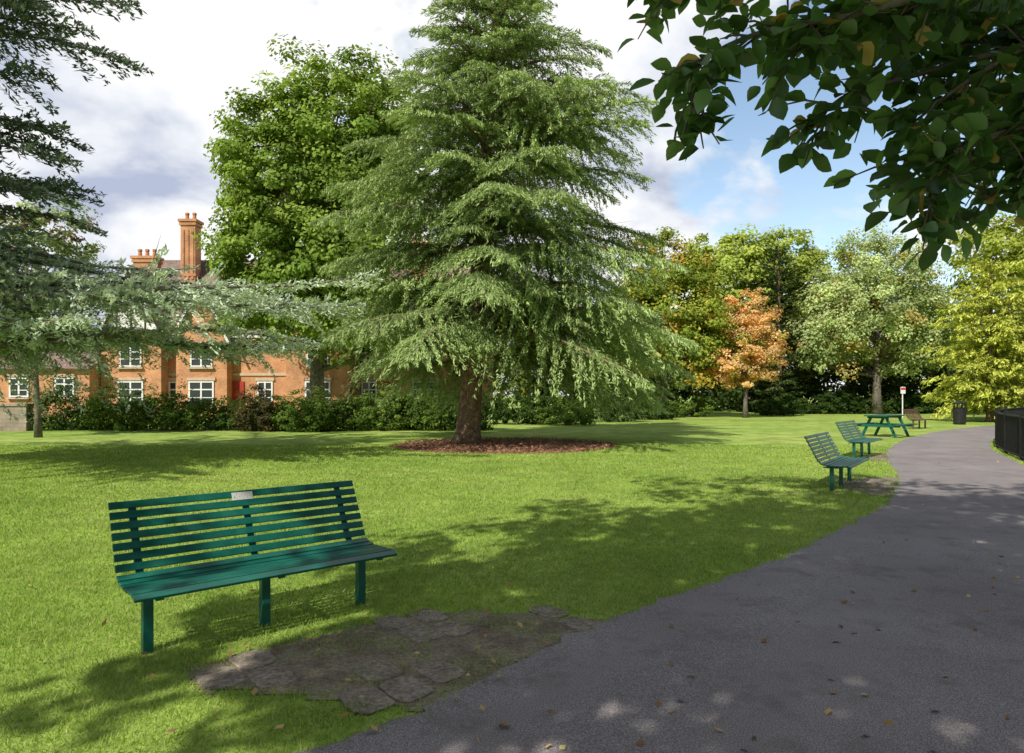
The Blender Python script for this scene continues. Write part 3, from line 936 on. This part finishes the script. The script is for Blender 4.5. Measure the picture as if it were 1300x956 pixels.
bench(-1.60, 4.42, math.atan2(.66, .75), .82, True)
bench(5.35, 11.1, math.radians(54), .85)
bench(8.35, 16.3, math.radians(50), .85)
bench(17.6, 29.5, math.radians(40), .8, mat=WOODB)

e = empty("picnic_table", (13.1, 24.0, 0), math.radians(40))
mb = MB()
for k in range(6):
    mb.box((0, (k - 2.5) * .125, .74), (1.6, .115, .04))
mb.obj("table_top", [GREEN], e, bevel=.004)
mb = MB()
for sg in (-1, 1):
    for k in (0, 1):
        mb.box((0, sg * (.60 + k * .125), .44), (1.6, .115, .04))
mb.obj("seats", [GREEN], e, bevel=.004)
mb = MB()
for sx in (-.55, .55):
    mb.box((sx, 0, .40), (.045, 1.42, .09)); mb.box((sx, 0, .69), (.045, .7, .08))
    for sg in (-1, 1):
        mb.box((sx + .045, sg * .40, .35), (.04, .09, .82), Matrix.Rotation(sg * math.radians(24), 3, 'X'))
mb.obj("legs", [GREEN], e, bevel=.003)

e = empty("litter_bin", (21.9, 33.4, 0))
mb = MB()
mb.tube([(0, 0, 0), (0, 0, .06), (0, 0, .07), (0, 0, .78), (0, 0, .79), (0, 0, .83)], [.25, .25, .27, .29, .31, .31], 16)
mb.obj("body", [DARK], e)
mb = MB()
for k in range(4):
    a = k * math.pi / 2 + .6
    mb.box((.25 * math.cos(a), .25 * math.sin(a), .92), (.05, .05, .2))
mb.tube([(0, 0, 1.0), (0, 0, 1.05), (0, 0, 1.12), (0, 0, 1.16)], [.31, .31, .2, .05], 16)
mb.obj("lid", [DARK], e)

e = empty("park_sign", (24.6, 43, 0))
mb = MB(); mb.tube([(0, 0, 0), (0, 0, 1.95)], .035, 8); mb.obj("post", [CONC], e)
mb = MB(); mb.box((0, -.05, 1.72), (.30, .02, .42)); mb.obj("panel", [CONC], e)
mb = MB(); mb.box((0, -.066, 1.82), (.27, .01, .14)); mb.obj("red_band", [REDP], e)

e = empty("iron_railing_fence")
fl = catmull([(a + .12, b - .1, 0) for a, b in Rp[6:]], 40)
mb = MB()
cum = [0]
for a, b2 in zip(fl[:-1], fl[1:]):
    cum.append(cum[-1] + (b2 - a).length)
cum = np.array(cum); fx = np.array([q.x for q in fl]); fy = np.array([q.y for q in fl])
tot = min(cum[-1], 42)
sN = np.arange(0, tot, .11)
gx = np.interp(sN, cum, fx); gy = np.interp(sN, cum, fy)
for i, (a, b2) in enumerate(zip(gx, gy)):
    if i % 18 == 0:
        mb.box((a, b2, .54), (.06, .06, 1.08))
    else:
        mb.box((a, b2, .52), (.022, .022, .92))
for zr in (.10, .98):
    for i in range(0, len(gx) - 6, 6):
        p1 = Vector((gx[i], gy[i], zr)); p2 = Vector((gx[i + 6], gy[i + 6], zr))
        dd = p2 - p1
        mb.box((p1 + p2) / 2, (dd.length + .01, .045, .02 if zr < .5 else .035), Matrix.Rotation(math.atan2(dd.y, dd.x), 3, 'Z'))
mb.obj("railings", [DARK], e)
lob = [(14 + k * 1.6, 13.5 + k * 2.2, .8, 1.6, 1.6, 1.0) for k in range(9)]
mass("ivy_bank", lob, 320, 50, .13, ((.03, .05, .015), (.12, .17, .04)), cr=.5)

# ------------------------------------------------------------------ overhead tree with the near boughs
e = empty("apple_tree", (0, 0, 0))
V, c, C = leaf_mass([(0.2, .2, 8.2, 5.0, 4.2, 2.6), (-1.8, -2.6, 7.2, 3.4, 3.2, 2.2), (4.4, -.4, 7.6, 3.4, 3.4, 2.4), (2.4, -4, 8, 3.5, 3, 2.6), (-3.5, -1.6, 7.4, 2.6, 2.0, 1.8)],
                    700, 72, .20, ((.05, .09, .025), (.12, .18, .05)), cr=.62, shell=.15)
mesh_np("crown", V, 4, LEAF, c, e)
mb = MB()
tx, ty = 3.5, -1.6
mb.tube([(tx, ty, -.05), (tx, ty, .6), (tx - .05, ty, 1.8), (tx - .15, ty, 3.3), (tx - .6, ty + .1, 5.2), (tx - 1.2, ty + .2, 7.5), (tx - 1.4, ty + .3, 9.4)], [.33, .24, .21, .19, .15, .10, .04], 12, jit=.06)
for s_ in R.choice(len(C), 46, replace=False):
    q = Vector(C[s_]); st = Vector((tx - .45, ty + .1, random.uniform(4.2, 6)))
    mid = st.lerp(q, .5) + Vector((0, 0, .4))
    mb.tube([st, st.lerp(mid, .5), mid, q], [.07, .055, .04, .012], 6)
mb.tube([(tx - .15, ty, 3.3), (3.3, -.4, 3.75), (3.1, .8, 3.8), (2.8, 1.8, 3.55), (2.45, 2.5, 3.25)], [.10, .08, .06, .045, .03], 8)
boughs = [
    [(3.05, 1.0, 3.78), (2.4, 1.8, 3.4), (1.72, 2.25, 2.96), (1.19, 2.3, 2.79), (.85, 2.3, 2.72), (.63, 2.28, 2.60), (.59, 2.25, 2.42)],
    [(2.8, 1.8, 3.55), (2.5, 2.2, 3.15), (2.16, 2.5, 2.88), (1.59, 2.5, 2.70), (1.24, 2.5, 2.60), (1.10, 2.48, 2.48)],
    [(2.9, 1.5, 3.6), (2.5, 2.0, 2.8), (2.03, 2.2, 2.5), (1.52, 2.2, 2.32), (1.38, 2.2, 2.22), (1.37, 2.2, 2.12)],
    [(2.7, 2.1, 3.45), (2.2, 2.6, 3.4), (1.77, 2.8, 3.31), (1.13, 2.8, 3.16), (.76, 2.8, 3.15), (.58, 2.8, 3.14)],
    [(2.6, 2.3, 3.35), (2.34, 2.7, 3.12), (1.87, 2.7, 2.9), (1.46, 2.7, 2.88), (1.09, 2.7, 2.92)],
    [(2.6, 2.3, 3.35), (2.4, 2.6, 2.8), (2.0, 2.6, 2.55), (1.68, 2.6, 2.44), (1.48, 2.6, 2.36)],
    [(2.8, 1.8, 3.55), (2.3, 2.2, 3.2), (1.66, 2.4, 2.93), (1.41, 2.4, 2.85), (1.14, 2.4, 2.80), (.98, 2.4, 2.68)],
    [(2.45, 2.5, 3.25), (2.6, 2.9, 3.05), (2.32, 3.0, 2.85), (2.04, 3.0, 2.78), (1.83, 3.0, 2.60)],
    [(2.45, 2.5, 3.25), (2.2, 2.7, 3.2), (1.95, 2.8, 3.15), (1.7, 2.8, 3.05), (1.5, 2.8, 3.0)],
    [(2.5, 2.4, 3.3), (2.1, 2.4, 2.95), (1.85, 2.4, 2.75), (1.6, 2.4, 2.60), (1.42, 2.4, 2.46)],
    [(2.6, 2.2, 3.3), (2.3, 2.3, 2.75), (1.95, 2.3, 2.44), (1.74, 2.3, 2.28), (1.60, 2.3, 2.16)],
    [(2.5, 2.4, 3.3), (2.3, 2.6, 3.0), (2.05, 2.6, 2.9), (1.8, 2.6, 2.82)],
    [(2.7, 2.0, 3.4), (2.2, 2.3, 2.9), (1.9, 2.3, 2.62), (1.75, 2.3, 2.5)],
    [(2.5, 2.4, 3.3), (2.4, 2.7, 3.1), (2.2, 2.8, 2.95), (2.1, 2.8, 2.7), (2.0, 2.8, 2.46)],
]
LP = []
for bi, bp in enumerate(boughs):
    cp = catmull(bp, 6)
    nn_ = len(cp)
    mb.tube(cp, [.018 * (1 - k / nn_) ** .9 + .003 for k in range(nn_)], 6)
    for k in range(int(nn_ * .35), nn_):
        q = cp[k]
        dirv = (cp[min(k + 1, nn_ - 1)] - cp[k - 1]).normalized()
        for rpt in range(2 if k % 2 else 1):
            rv = Vector((random.gauss(0, .8), random.gauss(0, .7), random.gauss(0, .55) - .05))
            td = (dirv * .7 + rv).normalized()
            tl = random.uniform(.09, .22)
            tw_ = [q, q + td * tl * .5, q + td * tl + Vector((0, 0, -.2 * tl))]
            mb.tube(tw_, [.005, .004, .0022], 4)
            nlv = int(tl / .036) + 2
            for a in range(nlv):
                f_ = (a + .8) / nlv
                bp_ = tw_[0].lerp(tw_[1], f_ * 2) if f_ < .5 else tw_[1].lerp(tw_[2], min(1, f_ * 2 - 1))
                ld = (td * .6 + Vector((random.gauss(0, .7), random.gauss(0, .7), random.gauss(-.2, .45)))).normalized()
                LP.append((bp_, ld, random.uniform(.06, .10)))
mb.obj("trunk", [BARKG], e, smooth=True)
prof = [(0, .0), (.16, .30), (.38, .5), (.62, .46), (.84, .24), (1, 0)]
V = []; F = []; CC = []
for (b0, ld, L) in LP:
    ld = Vector(ld)
    up = Vector((random.gauss(0, .5), random.gauss(0, .5), 1)).normalized()
    B = ld.cross(up)
    if B.length < .1: B = ld.cross(Vector((1, 0, 0)))
    B.normalize(); Nn = B.cross(ld).normalized()
    wd = L * random.uniform(.62, .82); fold = random.uniform(.1, .45); curl = random.uniform(-.1, .35)
    base = len(V)
    st = b0 + ld * .015
    rows = []
    for (t, w_) in prof:
        ctr = st + ld * L * t - Nn * (curl * L * t * t)
        if w_ == 0:
            rows.append((len(V),)); V.append(tuple(ctr))
        else:
            rows.append((len(V), len(V) + 1, len(V) + 2))
            V.append(tuple(ctr - B * wd * w_ + Nn * fold * wd * w_)); V.append(tuple(ctr)); V.append(tuple(ctr + B * wd * w_ + Nn * fold * wd * w_))
    for r1, r2 in zip(rows[:-1], rows[1:]):
        if len(r1) == 1:
            F += [(r1[0], r2[1], r2[0]), (r1[0], r2[2], r2[1])]
        elif len(r2) == 1:
            F += [(r1[0], r1[1], r2[0]), (r1[1], r1[2], r2[0])]
        else:
            F += [(r1[0], r1[1], r2[0]), (r1[1], r2[1], r2[0]), (r1[1], r1[2], r2[1]), (r1[2], r2[2], r2[1])]
    cbase = random.choice([(.06, .12, .03), (.09, .18, .05), (.14, .25, .075)])
    if random.random() < .03: cbase = (.48, .33, .10)
    k_ = random.uniform(.75, 1.2)
    CC += [tuple(v * k_ for v in cbase)] * (len(V) - base)
mesh_np("near_leaves", V, 3, LEAFN, np.array(CC), e, smooth=True, F=F)
print("LEAVES", len(LP))
